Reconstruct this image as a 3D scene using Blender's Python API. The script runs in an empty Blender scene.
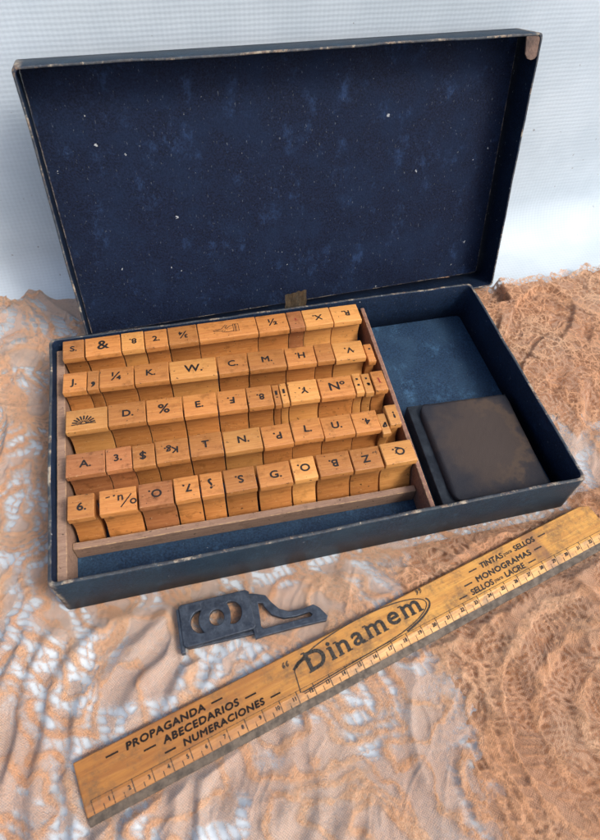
import bpy, bmesh, math, random
import numpy as np
from mathutils import Vector, Matrix

S = 0.0115            # one modelling unit (about a ruler graduation) in metres
random.seed(7)
scene = bpy.context.scene
col = scene.collection

# ------------------------------------------------------------------ camera
def V(x, y, z): return Vector((x, y, z)) * S
cam_d = bpy.data.cameras.new('camera'); cam = bpy.data.objects.new('camera', cam_d); col.objects.link(cam)
YAW, PITCH, ROLL = 0.2920, 0.9411, 0.0712
fw = Vector((math.sin(YAW)*math.cos(PITCH), math.cos(YAW)*math.cos(PITCH), -math.sin(PITCH)))
r0 = fw.cross(Vector((0, 0, 1))).normalized(); u0 = r0.cross(fw)
rt = math.cos(ROLL)*r0 + math.sin(ROLL)*u0; up = -math.sin(ROLL)*r0 + math.cos(ROLL)*u0
M = Matrix((rt, up, -fw)).transposed().to_4x4(); M.translation = V(7.976, -11.958, 30.247)
cam.matrix_world = M
cam_d.sensor_fit = 'HORIZONTAL'; cam_d.sensor_width = 36; cam_d.lens = 594.04/600*36
cam_d.clip_start = 0.01; cam_d.clip_end = 50
cam_d.dof.use_dof = True; cam_d.dof.focus_distance = 37*S; cam_d.dof.aperture_fstop = 22
scene.camera = cam

# ------------------------------------------------------------------ light
SUN_EL, SUN_AZ = math.radians(50), math.radians(132)     # azimuth clockwise from +y
w = bpy.data.worlds.new('World'); scene.world = w; w.use_nodes = True
nt = w.node_tree; nt.nodes.clear()
sky = nt.nodes.new('ShaderNodeTexSky'); sky.sky_type = 'NISHITA'; sky.sun_disc = False
sky.sun_elevation = SUN_EL; sky.sun_rotation = SUN_AZ; sky.air_density = 1.0; sky.dust_density = 5.0; sky.ozone_density = 1.0
bg = nt.nodes.new('ShaderNodeBackground'); bg.inputs[1].default_value = 0.15
out = nt.nodes.new('ShaderNodeOutputWorld')
nt.links.new(sky.outputs[0], bg.inputs[0]); nt.links.new(bg.outputs[0], out.inputs[0])
sd = bpy.data.lights.new('sun', 'SUN'); sd.energy = 1.35; sd.angle = math.radians(16); sd.color = (1, .96, .91)
sun = bpy.data.objects.new('sun', sd); col.objects.link(sun)
sdir = Vector((math.sin(SUN_AZ)*math.cos(SUN_EL), math.cos(SUN_AZ)*math.cos(SUN_EL), math.sin(SUN_EL)))
sun.rotation_euler = sdir.to_track_quat('Z', 'Y').to_euler(); sun.location = sdir*2
scene.view_settings.view_transform = 'Standard'; scene.view_settings.look = 'None'
scene.view_settings.exposure = 0.42; scene.view_settings.gamma = 1
scene.cycles.transparent_max_bounces = 16

# ------------------------------------------------------------------ node helper
class NB:
    def __init__(s, name):
        s.m = bpy.data.materials.new(name); s.m.use_nodes = True
        s.t = s.m.node_tree; s.t.nodes.clear()
        s.o = s.t.nodes.new('ShaderNodeOutputMaterial')
        s.b = s.t.nodes.new('ShaderNodeBsdfPrincipled')
        s.t.links.new(s.b.outputs[0], s.o.inputs[0])
    def n(s, typ, **k):
        x = s.t.nodes.new('ShaderNode'+typ)
        for a, v in k.items(): setattr(x, a, v)
        return x
    def put(s, sock, v):
        if v is None: return
        if isinstance(v, bpy.types.NodeSocket): s.t.links.new(v, sock)
        else:
            if isinstance(v, tuple) and len(v) == 3 and sock.type == 'RGBA': v = v+(1,)
            sock.default_value = v
    def math(s, op, a, b=None, c=None, clamp=False):
        x = s.n('Math', operation=op); x.use_clamp = clamp
        s.put(x.inputs[0], a); s.put(x.inputs[1], b); s.put(x.inputs[2], c); return x.outputs[0]
    def mix(s, f, a, b, mode='MIX'):
        x = s.n('Mix', data_type='RGBA', blend_type=mode)
        s.put(x.inputs['Factor'], f); s.put(x.inputs[6], a); s.put(x.inputs[7], b); return x.outputs[2]
    def coord(s, scale=(1, 1, 1), rnd=False, loc=(0, 0, 0)):
        c = s.n('TexCoord'); mp = s.n('Mapping')
        s.put(mp.inputs['Scale'], tuple(v/S for v in scale)); s.put(mp.inputs['Location'], loc)
        s.put(mp.inputs['Vector'], c.outputs['Object'])
        v = mp.outputs[0]
        if rnd:
            oi = s.n('ObjectInfo'); sc = s.n('VectorMath', operation='SCALE')
            cmb = s.n('CombineXYZ'); r = oi.outputs['Random']
            s.put(cmb.inputs[0], s.math('MULTIPLY', r, 37.)); s.put(cmb.inputs[1], s.math('MULTIPLY', r, 91.)); s.put(cmb.inputs[2], s.math('MULTIPLY', r, 53.))
            ad = s.n('VectorMath', operation='ADD'); s.put(ad.inputs[0], v); s.put(ad.inputs[1], cmb.outputs[0]); v = ad.outputs[0]
        return v
    def noise(s, vec, scale, detail=4, rough=.55, dist=0.):
        x = s.n('TexNoise'); s.put(x.inputs['Vector'], vec); s.put(x.inputs['Scale'], float(scale)); s.put(x.inputs['Detail'], float(detail))
        s.put(x.inputs['Roughness'], rough); s.put(x.inputs['Distortion'], dist); return x.outputs[0]
    def ramp(s, f, lo, hi, a=0., b=1.):
        x = s.n('MapRange'); x.clamp = True; x.interpolation_type = 'SMOOTHSTEP'
        s.put(x.inputs[0], f); s.put(x.inputs[1], lo); s.put(x.inputs[2], hi); s.put(x.inputs[3], a); s.put(x.inputs[4], b); return x.outputs[0]
    def edge(s, rad, lo=.03, hi=.25):
        g = s.n('NewGeometry'); bv = s.n('Bevel'); bv.samples = 6; s.put(bv.inputs['Radius'], rad*S)
        d = s.n('VectorMath', operation='DOT_PRODUCT'); s.put(d.inputs[0], g.outputs['Normal']); s.put(d.inputs[1], bv.outputs[0])
        return s.ramp(s.math('SUBTRACT', 1., d.outputs['Value']), lo, hi)
    def bump(s, h, strength, dist):
        x = s.n('Bump'); s.put(x.inputs['Strength'], strength); s.put(x.inputs['Distance'], dist*S); s.put(x.inputs['Height'], h)
        s.put(s.b.inputs['Normal'], x.outputs[0])
    def fin(s, color, rough, spec=.5):
        s.put(s.b.inputs['Base Color'], color); s.put(s.b.inputs['Roughness'], rough)
        s.put(s.b.inputs['Specular IOR Level'], spec); return s.m

def mat_wood(name, c1, c2, c3, grime=.5, rough=.42):
    q = NB(name); v = q.coord((1, 1, 1), True)
    g = q.coord((.35, 5, 5), True)
    gr = q.noise(g, 1.6, 5, .6, .6); fine = q.noise(q.coord((1.2, 22, 22), True), 1.3, 3, .6)
    base = q.mix(q.ramp(gr, .3, .7), c1, c2)
    base = q.mix(q.ramp(fine, .52, .72, 0, .5), base, c3)
    oi = q.n('ObjectInfo'); hv = q.n('HueSaturation')
    q.put(hv.inputs['Color'], base); q.put(hv.inputs['Value'], q.ramp(oi.outputs['Random'], 0, 1, .80, 1.18))
    q.put(hv.inputs['Saturation'], .96); base = hv.outputs[0]
    blot = q.ramp(q.noise(v, 1.8, 5, .65), .52, .70, 0, grime)
    base = q.mix(blot, base, tuple(x*.45 for x in c2))
    spots = q.ramp(q.noise(v, 5., 2, .5), .69, .73, 0, .8)
    base = q.mix(spots, base, (.03, .018, .01))
    sc = q.ramp(q.noise(q.coord((2, 9, 4), True), 2.4, 3, .7), .64, .70, 0, .6)
    base = q.mix(sc, base, (.62, .42, .24))
    e = q.math('MULTIPLY', q.edge(.07), q.ramp(q.noise(v, 3.5, 4, .7), 0.42, .60, .15, .85))
    base = q.mix(e, base, (.66, .44, .24))
    q.bump(q.math('ADD', q.math('MULTIPLY', fine, .5), gr), .35, .05)
    return q.fin(base, q.ramp(gr, .2, .8, rough-.08, rough+.15), .45)

def mat_card(name, c, c_light, scuff=.5, wear=True, rough=.55, specks=.8, spec=.3, rim=None):
    q = NB(name); v = q.coord()
    n1 = q.noise(v, .45, 5, .6); n2 = q.noise(q.coord((1, 1, .35)), 1.1, 5, .65)
    grain = q.noise(v, 9, 3, .75)
    base = q.mix(q.ramp(grain, .35, .65), tuple(x*.6 for x in c), tuple(min(1, x*1.5) for x in c))
    base = q.mix(q.ramp(n1, .4, .7, 0, .45), base, c_light)
    base = q.mix(q.ramp(q.noise(q.coord((1.1, .8, 1)), .6, 7, .8), .53, .72, 0, scuff*1.4), base, tuple(min(1, x*2.0) for x in c_light))
    vo = q.n('TexVoronoi'); q.put(vo.inputs['Vector'], q.coord((1, .8, 1))); q.put(vo.inputs['Scale'], 1.3); q.put(vo.inputs['Randomness'], 1.0)
    rs = q.n('SeparateColor'); q.put(rs.inputs[0], vo.outputs['Color'])
    dotr = q.math('MULTIPLY', q.math('POWER', rs.outputs[0], 5.), .13)
    dd = q.math('ADD', vo.outputs['Distance'], q.math('MULTIPLY', q.math('SUBTRACT', q.noise(v, 7, 3, .7), .45), .5))
    sp = q.math('LESS_THAN', dd, dotr)
    base = q.mix(q.math('MULTIPLY', sp, specks), base, (.42, .45, .47))
    fib = q.ramp(q.noise(q.coord((5, 1.6, 1.6)), 2.2, 2, .6), .69, .72, 0, .22*specks)
    base = q.mix(fib, base, (.35, .4, .45))
    if wear:
        e = q.math('MULTIPLY', q.edge(.13, .01, .12), q.ramp(q.noise(v, 1.1, 6, .75), .47, .60, .12, 1.))
        base = q.mix(e, base, (.36, .31, .25))
    if rim:
        Wx, Dy, Hz, cr = rim; sp_ = q.n('SeparateXYZ'); q.put(sp_.inputs[0], v)
        top = q.ramp(sp_.outputs[2], Hz-.16, Hz-.05)
        nw = q.noise(q.coord((1, 1, 1)), 1.3, 7, .8)
        thin = q.math('MULTIPLY', q.ramp(sp_.outputs[2], Hz-.05, Hz-.015), q.ramp(q.noise(v, .7, 6, .8), .52, .60, .10, .85))
        big = q.math('MULTIPLY', top, q.ramp(nw, .60, .65))
        mx = q.math('MINIMUM', sp_.outputs[0], q.math('SUBTRACT', Wx, sp_.outputs[0])); my = q.math('MINIMUM', sp_.outputs[1], q.math('SUBTRACT', Dy, sp_.outputs[1]))
        cn = q.math('MULTIPLY', q.ramp(q.math('MAXIMUM', mx, my), cr*.35, cr, 1, 0), q.ramp(q.noise(v, 1.8, 6, .8), .42, .54))
        wr = q.math('MAXIMUM', q.math('MAXIMUM', thin, big), cn, clamp=True)
        base = q.mix(wr, base, q.mix(q.ramp(q.noise(v, 3., 3), .4, .6), (.42, .36, .27), (.20, .14, .10)))
    q.bump(grain, .6, .05)
    return q.fin(base, q.ramp(n1, .3, .7, rough, rough+.15), spec)

def mat_plain(name, c, c2, rough=.6, sc=2., metal=0., bump=.2, fine=14., spec=.5):
    q = NB(name); v = q.coord()
    a = q.noise(v, sc, 6, .6); b = q.noise(v, fine, 3, .6)
    base = q.mix(q.ramp(a, .35, .68), c, c2); base = q.mix(q.ramp(b, .45, .75, 0, .35), base, tuple(x*.5 for x in c))
    q.put(q.b.inputs['Metallic'], metal); q.bump(q.math('ADD', a, q.math('MULTIPLY', b, .6)), bump, .06)
    return q.fin(base, q.ramp(a, .3, .7, rough-.1, rough+.1), spec)

MW = {
 'honey': mat_wood('varnished_honey_wood', (.53, .215, .045), (.42, .150, .026), (.29, .090, .015)),
 'pale': mat_wood('varnished_pale_wood', (.64, .30, .072), (.54, .225, .044), (.38, .135, .024), .35),
 'red': mat_wood('varnished_reddish_wood', (.49, .190, .058), (.38, .130, .035), (.26, .080, .020), .75),
}
M_raw = mat_wood('raw_pinkish_wood', (.40, .26, .18), (.30, .185, .13), (.22, .12, .085), .5, .7)
M_div = mat_wood('raw_brown_wood', (.25, .130, .088), (.17, .085, .060), (.11, .055, .04), .5, .65)
M_lidin = mat_card('navy_paper_lining', (.0055, .0105, .029), (.0105, .023, .057), .6, True, .65, .8, .15)
M_box = mat_card('blue_green_card', (.0085, .0225, .040), (.018, .042, .064), .5, True, .5, .5, .35, (28., 16.02, 3.11, .45))
M_boxlid = mat_card('blue_green_lid_card', (.0080, .0215, .040), (.016, .038, .060), .4, True, .5, .5, .35, (29.3, 16.08, 2.3786, .6))
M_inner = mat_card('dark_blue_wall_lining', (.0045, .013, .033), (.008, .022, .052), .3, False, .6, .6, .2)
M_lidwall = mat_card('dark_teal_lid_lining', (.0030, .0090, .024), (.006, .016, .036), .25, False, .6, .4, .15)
M_floor = mat_card('blue_base_lining', (.012, .034, .072), (.026, .066, .118), .6, False)
M_ink = NB('black_printing_ink').fin((.012, .009, .008), .6)
def worn_ink(name, c, lo, hi):
    q = NB(name); v = q.coord(); a = q.ramp(q.noise(v, 7, 5, .8), lo, hi, .25, 1.)
    q.put(q.b.inputs['Alpha'], a); return q.fin(c, .7, .2)
M_inkf = worn_ink('faded_blue_ink', (.050, .045, .040), .38, .56); M_inkb = worn_ink('worn_black_ink', (.016, .011, .009), .32, .46)
M_inkr = NB('red_ink').fin((.25, .03, .02), .6)
q = NB('dark_grey_cast_metal'); v = q.coord(); a = q.noise(v, 1.6, 6, .7); b = q.noise(v, 11, 4, .7)
base = q.mix(q.ramp(a, .38, .64), (.028, .038, .056), (.062, .080, .105)); base = q.mix(q.ramp(b, .5, .7, 0, .5), base, (.020, .024, .032))
base = q.mix(q.ramp(q.noise(q.coord((5, 1, 1)), 2.2, 4, .7), .60, .68, 0, .5), base, (.14, .155, .175))
base = q.mix(q.math('MULTIPLY', q.edge(.06, .02, .2), q.ramp(q.noise(v, 3, 5, .7), .40, .58, .15, .8)), base, (.20, .215, .235))
q.put(q.b.inputs['Metallic'], .45); q.bump(q.math('ADD', a, b), .5, .05); M_rubber = q.fin(base, q.ramp(b, .3, .7, .36, .55), .5)
M_tin = mat_plain('blackened_tin', (.012, .016, .022), (.030, .040, .052), .38, 1.2, .3, .4)
M_tape = mat_plain('brown_cloth_tape', (.16, .11, .06), (.09, .075, .055), .85, 3., 0, .8, 9)
M_rul_edge = mat_plain('grey_ruler_edge', (.10, .072, .047), (.045, .034, .024), .6, 3., 0, .4)
# ruler: varnished wood, browner to its left end with dark stains
q = NB('ruler_varnished_wood'); v = q.coord()
sx = q.n('SeparateXYZ'); q.put(sx.inputs[0], v)
gr = q.noise(q.coord((.25, 4, 4)), 1.6, 5, .6, .4); fine = q.noise(q.coord((.8, 26, 26)), 1.3, 3, .6)
hon = q.mix(q.ramp(gr, .3, .7), (.64, .335, .072), (.50, .225, .045)); brn = q.mix(q.ramp(gr, .3, .7), (.40, .170, .036), (.28, .105, .022))
pos = q.math('ADD', q.math('MULTIPLY', sx.outputs[0], 1/13.), q.math('MULTIPLY', q.noise(v, .5, 4), .5))
base = q.mix(q.ramp(pos, .55, 1.75), brn, hon)
base = q.mix(q.ramp(fine, .5, .72, 0, .4), base, (.30, .13, .04))
base = q.mix(q.ramp(q.noise(v, .9, 6, .78), .46, .66, 0, .7), base, (.13, .075, .035))
base = q.mix(q.ramp(q.noise(q.coord((2, 7, 4)), 2.0, 3, .7), .68, .76, 0, .6), base, (.68, .48, .28))
st = q.math('MULTIPLY', q.ramp(q.math('ABSOLUTE', q.math('SUBTRACT', q.math('ADD', sx.outputs[0], q.math('MULTIPLY', q.noise(q.coord((1, .5, 1)), 1.2, 3), 1.6)), 25.6)), .1, .55, 1, 0), .55)
base = q.mix(st, base, (.16, .07, .05))
base = q.mix(q.math('MULTIPLY', q.edge(.1), .5), base, (.09, .05, .03))
q.bump(gr, .3, .05); M_ruler = q.fin(base, q.ramp(gr, .2, .8, .36, .55), .5)
# ink pad cushion: nearly black cloth with a brown worn centre
q = NB('ink_stained_cloth'); v = q.coord(); sx = q.n('SeparateXYZ'); q.put(sx.inputs[0], v)
dx = q.math('MULTIPLY', q.math('SUBTRACT', sx.outputs[0], .35), 1/2.7); dy = q.math('MULTIPLY', q.math('SUBTRACT', sx.outputs[1], .3), 1/3.1)
rr = q.math('SQRT', q.math('ADD', q.math('MULTIPLY', dx, dx), q.math('MULTIPLY', dy, dy)))
rr = q.math('ADD', rr, q.math('MULTIPLY', q.math('SUBTRACT', q.noise(v, .8, 5, .65), .5), 1.3))
fz = q.noise(v, 14, 4, .7)
base = q.mix(q.ramp(rr, .55, 1.45, .85, 0), (.016, .018, .026), (.058, .042, .034))
ring = q.math('MULTIPLY', q.ramp(q.math('ABSOLUTE', q.math('SUBTRACT', rr, .85)), 0., .22, 1, 0), q.ramp(sx.outputs[0], -1, 1.5))
base = q.mix(q.math('MULTIPLY', ring, .5), base, (.10, .065, .04))
base = q.mix(q.ramp(fz, .5, .75, 0, .3), base, (.05, .048, .05))
q.bump(fz, .5, .05); M_cush = q.fin(base, .75, .35)
# canvas
q = NB('white_canvas_weave'); v = q.coord(); g = q.n('NewGeometry')
pv = q.n('SeparateXYZ'); q.put(pv.inputs[0], v)
yy = q.math('ADD', pv.outputs[1], pv.outputs[2])
wob = q.math('MULTIPLY', q.noise(v, .6, 2), .12)
K = 2*math.pi/.27
a = q.math('SINE', q.math('MULTIPLY', q.math('ADD', pv.outputs[0], wob), K)); b = q.math('SINE', q.math('MULTIPLY', q.math('ADD', yy, wob), K))
wv = q.math('ADD', q.math('MULTIPLY', a, .4), q.math('MULTIPLY', b, .6))
base = q.mix(q.ramp(q.noise(v, .25, 4), .35, .7), (.50, .58, .64), (.56, .64, .70))
base = q.mix(q.ramp(wv, -.9, .5, .16, 0), base, (.36, .42, .46))
base = q.mix(q.ramp(q.noise(v, 2.6, 2, .5), .745, .765, 0, .7), base, (.22, .22, .22))
base = q.mix(q.ramp(q.noise(q.coord((1, 1, .5)), .35, 4, .6), .56, .75, 0, .25), base, (.42, .48, .54))
q.bump(q.math('MULTIPLY', wv, .5), .25, .04); M_canvas = q.fin(base, .85, .2)
# lace: alpha from the woven pattern (dense cords / sheer net / open slots)
def mat_lace(name, under=False):
    q = NB(name); v = q.coord()
    at = q.n('Attribute'); at.attribute_name = 'dense'; d = at.outputs['Fac']
    ao = q.n('Attribute'); ao.attribute_name = 'open'; o_ = ao.outputs['Fac']
    fz = q.noise(v, 9, 4, .75); fz2 = q.noise(v, 22, 2, .7)
    net = q.math('MULTIPLY', q.math('SINE', q.math('MULTIPLY', q.math('ADD', q.sepx(v), q.math('MULTIPLY', q.noise(v, 1.5, 3), .2)), 56.)), q.math('SINE', q.math('MULTIPLY', q.math('ADD', q.sepy(v), q.math('MULTIPLY', q.noise(v, 1.2, 3), .2)), 56.)))
    c = q.mix(q.ramp(q.noise(v, .22, 4), .35, .68), (.78, .395, .195), (.85, .52, .305))
    c = q.mix(q.ramp(fz, .46, .66, 0, .7), c, (.54, .235, .095))
    c = q.mix(q.ramp(fz2, .5, .75, 0, .35), c, (.80, .55, .38))
    netc = q.mix(.42, c, (.84, .60, .46))
    c = q.mix(d, netc, c)
    alpha = q.math('ADD', q.math('MULTIPLY', q.ramp(net, -.5, .6), .26), .42)
    alpha = q.math('ADD', alpha, q.math('MULTIPLY', q.ramp(fz, .35, .65), .22))
    alpha = q.math('MAXIMUM', alpha, q.math('ADD', d, q.math('MULTIPLY', q.math('SUBTRACT', fz, .5), 1.1)), clamp=True)
    alpha = q.math('MULTIPLY', alpha, q.math('SUBTRACT', 1., q.math('MULTIPLY', o_, .92)), clamp=True)
    aw = q.n('Attribute'); aw.attribute_name = 'web'; wv_ = q.n('VectorMath', operation='ADD')
    nz = q.n('TexNoise'); q.put(nz.inputs['Vector'], v); q.put(nz.inputs['Scale'], .9); q.put(nz.inputs['Detail'], 3.)
    q.put(wv_.inputs[0], v); q.put(wv_.inputs[1], nz.outputs['Color']); thr = None
    for sc_, th_ in ((1.5, .07), (3.6, .085)):
        vo = q.n('TexVoronoi', feature='DISTANCE_TO_EDGE'); q.put(vo.inputs['Vector'], wv_.outputs[0]); q.put(vo.inputs['Scale'], sc_)
        t_ = q.ramp(vo.outputs['Distance'], th_*.6, th_*1.5, 1, 0); thr = t_ if thr is None else q.math('MAXIMUM', thr, q.math('MULTIPLY', t_, .9))
    patch = q.ramp(q.noise(v, .55, 3, .6), .50, .60, 0, .85)
    alpha = q.math('MULTIPLY', alpha, q.math('SUBTRACT', 1., q.math('MULTIPLY', aw.outputs['Fac'], q.math('MULTIPLY', q.math('SUBTRACT', 1., q.math('MAXIMUM', thr, patch)), .8))), clamp=True)
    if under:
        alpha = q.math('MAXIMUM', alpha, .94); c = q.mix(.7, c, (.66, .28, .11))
    q.put(q.b.inputs['Alpha'], alpha)
    q.put(q.b.inputs['Sheen Weight'], .25); q.put(q.b.inputs['Sheen Roughness'], .5)
    q.bump(q.math('ADD', fz, q.math('ADD', q.math('MULTIPLY', net, .15), q.math('MULTIPLY', fz2, .7))), 1., .14)
    return q.fin(c, .85, .15)
def sepx(s, v):
    x = s.n('SeparateXYZ'); s.put(x.inputs[0], v); return x.outputs[0]
def sepy(s, v):
    x = s.n('SeparateXYZ'); s.put(x.inputs[0], v); return x.outputs[1]
NB.sepx, NB.sepy = sepx, sepy
M_lace = mat_lace('peach_lace'); M_lace2 = mat_lace('peach_lace_underlayer', True)

# ------------------------------------------------------------------ mesh helpers
def tag(o, label=None, cat=None, group=None, kind=None):
    for k, v in (('label', label), ('category', cat), ('group', group), ('kind', kind)):
        if v: o[k] = v
    return o
def empty(name, loc, rz=0):
    o = bpy.data.objects.new(name, None); o.location = V(*loc); o.rotation_euler = (0, 0, rz); o.empty_display_size = .01
    col.objects.link(o); return o
def link_mesh(name, verts, faces, mat, parent=None, smooth=False):
    me = bpy.data.meshes.new(name); me.from_pydata([tuple(c*S for c in v) for v in verts], [], faces); me.update()
    if smooth:
        for p in me.polygons: p.use_smooth = True
    o = bpy.data.objects.new(name, me); col.objects.link(o); me.materials.append(mat)
    if parent: o.parent = parent
    return o
def from_bm(name, bm, mat, parent=None, smooth=False, jitter=0.):
    bmesh.ops.recalc_face_normals(bm, faces=bm.faces)
    for v in bm.verts: v.co *= S
    me = bpy.data.meshes.new(name); bm.to_mesh(me); bm.free()
    if smooth:
        for p in me.polygons: p.use_smooth = True
    o = bpy.data.objects.new(name, me); col.objects.link(o); me.materials.append(mat)
    if parent: o.parent = parent
    return o
def bm_box(x0, x1, y0, y1, z0, z1, bev=0.03, seg=2, bm=None):
    bm = bm or bmesh.new()
    vs = [bm.verts.new(c) for c in ((x0,y0,z0),(x1,y0,z0),(x1,y1,z0),(x0,y1,z0),(x0,y0,z1),(x1,y0,z1),(x1,y1,z1),(x0,y1,z1))]
    fs = [bm.faces.new([vs[i] for i in f]) for f in ((0,3,2,1),(4,5,6,7),(0,1,5,4),(1,2,6,5),(2,3,7,6),(3,0,4,7))]
    if bev: bmesh.ops.bevel(bm, geom=list({e for f in fs for e in f.edges}), offset=bev, segments=seg, affect='EDGES', profile=.6)
    return bm
def rrect(x0, x1, y0, y1, r, n=6):
    pts = []
    for cx, cy, a0 in ((x1-r, y0+r, -90), (x1-r, y1-r, 0), (x0+r, y1-r, 90), (x0+r, y0+r, 180)):
        for i in range(n+1):
            a = math.radians(a0+90*i/n); pts.append((cx+r*math.cos(a), cy+r*math.sin(a)))
    return pts
def densify(pts, step=.8):
    o = []
    for i, p in enumerate(pts):
        q_ = pts[(i+1) % len(pts)]; d = math.dist(p, q_); n = max(1, int(d/step))
        for k in range(n): o.append((p[0]+(q_[0]-p[0])*k/n, p[1]+(q_[1]-p[1])*k/n))
    return o
def wob(x, y, s=1.):
    return .5*math.sin(x*.9*s+1.3)+.3*math.sin(x*2.3*s+y*1.7*s+.4)+.3*math.sin(y*1.3*s+2.1)+.2*math.sin(x*5.1*s-y*3.7*s)
def ring_wall(name, x0, x1, y0, y1, z0, z1, t, r, mat, parent, amp=.05, inner_mat=None):
    """A card wall running round a rounded rectangle, its rim slightly wavy and worn."""
    bm = bmesh.new(); loops = []
    outer = densify(rrect(x0, x1, y0, y1, r), .6)
    cx, cy = (x0+x1)/2, (y0+y1)/2
    def inner(p, t_):
        sx_ = (x1-x0-2*t_)/(x1-x0); sy_ = (y1-y0-2*t_)/(y1-y0); return (cx+(p[0]-cx)*sx_, cy+(p[1]-cy)*sy_)
    prof = [(0, z0), (0, z0+(z1-z0)*.5), (0, z1-.06), (.03, z1-.01), (t*.5, z1), (t-.03, z1-.01), (t, z1-.06), (t, z0+(z1-z0)*.5), (t, z0)]
    for off, z in prof:
        L = []
        for p in outer:
            pp = inner(p, off); k = (z-z0)/(z1-z0)
            bow = amp*wob(p[0], p[1], .35)*k
            nx = 1 if abs(p[0]-cx)/(x1-x0) > abs(p[1]-cy)/(y1-y0) else 0
            zz = z+amp*.45*wob(p[0], p[1], 1.6)*k+amp*.3*random.uniform(-1, 1)*(1 if .1 < off < t-.1 else .3)*k
            L.append(bm.verts.new((pp[0]+bow*nx, pp[1]+bow*(1-nx), zz)))
        loops.append(L)
    n = len(outer)
    for k_, (a, b) in enumerate(zip(loops, loops[1:]+loops[:1])):
        for i in range(n): bm.faces.new((a[i], a[(i+1) % n], b[(i+1) % n], b[i])).material_index = 1 if inner_mat and k_ >= 5 else 0
    o = from_bm(name, bm, mat, parent, smooth=True)
    if inner_mat: o.data.materials.append(inner_mat)
    return o
def plate(name, pts, z0, z1, mat, parent, bev=.04):
    bm = bmesh.new(); f = bm.faces.new([bm.verts.new((x, y, z0)) for x, y in pts])
    r = bmesh.ops.extrude_face_region(bm, geom=[f])
    for e in r['geom']:
        if isinstance(e, bmesh.types.BMVert): e.co.z = z1
    bmesh.ops.recalc_face_normals(bm, faces=bm.faces)
    if bev:
        ed = [e for e in bm.edges if abs(e.verts[0].co.z-e.verts[1].co.z) < 1e-4]
        bmesh.ops.bevel(bm, geom=ed, offset=bev, segments=2, affect='EDGES')
    return from_bm(name, bm, mat, parent)
def text(name, s, size, loc, rot, mat, parent, bold=0., ext=.006, dbl=0., shear=0., sx=1., align='CENTER', space=1.):
    cu = bpy.data.curves.new(name, 'FONT'); cu.body = s; cu.size = size; cu.align_x = align; cu.align_y = 'CENTER'
    cu.offset = bold; cu.extrude = ext; cu.shear = shear; cu.space_character = space; cu.resolution_u = 4
    o = bpy.data.objects.new(name, cu); col.objects.link(o)
    dg = bpy.context.evaluated_depsgraph_get(); me = bpy.data.meshes.new_from_object(o.evaluated_get(dg))
    bpy.data.objects.remove(o); bpy.data.curves.remove(cu)
    for v_ in me.vertices: v_.co.x *= sx*S; v_.co.y *= S; v_.co.z *= S
    if dbl:
        b0 = bmesh.new(); b0.from_mesh(me); src = b0.verts[:]+b0.edges[:]+b0.faces[:]
        for k_, (ax, ay) in enumerate(((1, 0), (0, 1), (-1, 0), (0, -1))):
            d_ = bmesh.ops.duplicate(b0, geom=src)
            for e_ in d_['geom']:
                if isinstance(e_, bmesh.types.BMVert): e_.co += Vector((ax*dbl, ay*dbl, .0012*(k_+1)))*S
        b0.to_mesh(me); b0.free()
    me.materials.clear(); me.materials.append(mat); me.name = name
    o = bpy.data.objects.new(name, me); col.objects.link(o); o.parent = parent
    o.location = V(*loc); o.rotation_euler = (0, 0, rot); return o
def strokes(name, polys, width, z, mat, parent, loc=(0, 0), rot=0., sc=1.):
    """Inked lines: flat ribbons with a hair of thickness. width may be a number or a list per polyline."""
    bm = bmesh.new()
    for pi, P in enumerate(polys):
        wd = width[pi] if isinstance(width, (list, tuple)) else width
        P = [Vector((x*sc, y*sc)) for x, y in P]; L, Rr = [], []
        for i, p in enumerate(P):
            d = (P[min(i+1, len(P)-1)]-P[max(i-1, 0)]).normalized(); n = Vector((-d.y, d.x))*wd/2
            L.append(p+n); Rr.append(p-n)
        lo = [[bm.verts.new((a.x, a.y, z_)) for a in L] for z_ in (0, .006)]; hi = [[bm.verts.new((a.x, a.y, z_)) for a in Rr] for z_ in (0, .006)]
        for i in range(len(P)-1):
            bm.faces.new((lo[1][i], lo[1][i+1], hi[1][i+1], hi[1][i])); bm.faces.new((lo[0][i], hi[0][i], hi[0][i+1], lo[0][i+1]))
            bm.faces.new((lo[0][i], lo[0][i+1], lo[1][i+1], lo[1][i])); bm.faces.new((hi[0][i], hi[1][i], hi[1][i+1], hi[0][i+1]))
    o = from_bm(name, bm, mat, parent); o.location = V(loc[0], loc[1], z); o.rotation_euler = (0, 0, rot); return o

# ------------------------------------------------------------------ numpy noise
rng = np.random.RandomState(11); TAB = rng.rand(64, 256, 256).astype(np.float32)
def vn(x, y, k):
    xi = np.floor(x).astype(int); yi = np.floor(y).astype(int); fx = x-xi; fy = y-yi
    fx = fx*fx*fx*(fx*(fx*6-15)+10); fy = fy*fy*fy*(fy*(fy*6-15)+10); T = TAB[k]
    a = T[xi & 255, yi & 255]; b = T[(xi+1) & 255, yi & 255]; c = T[xi & 255, (yi+1) & 255]; d = T[(xi+1) & 255, (yi+1) & 255]
    return (a*(1-fx)+b*fx)*(1-fy)+(c*(1-fx)+d*fx)*fy
def fbm(x, y, k, o=4, g=.5):
    s = 0; a = 1; t = 0
    for i in range(o):
        s = s+a*vn(x*2**i+17.3*i, y*2**i+9.1*i, (k+i) % 64); t += a; a *= g
    return s/t
def ss(x, a, b):
    t = np.clip((x-a)/(b-a), 0, 1); return t*t*(3-2*t)
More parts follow.
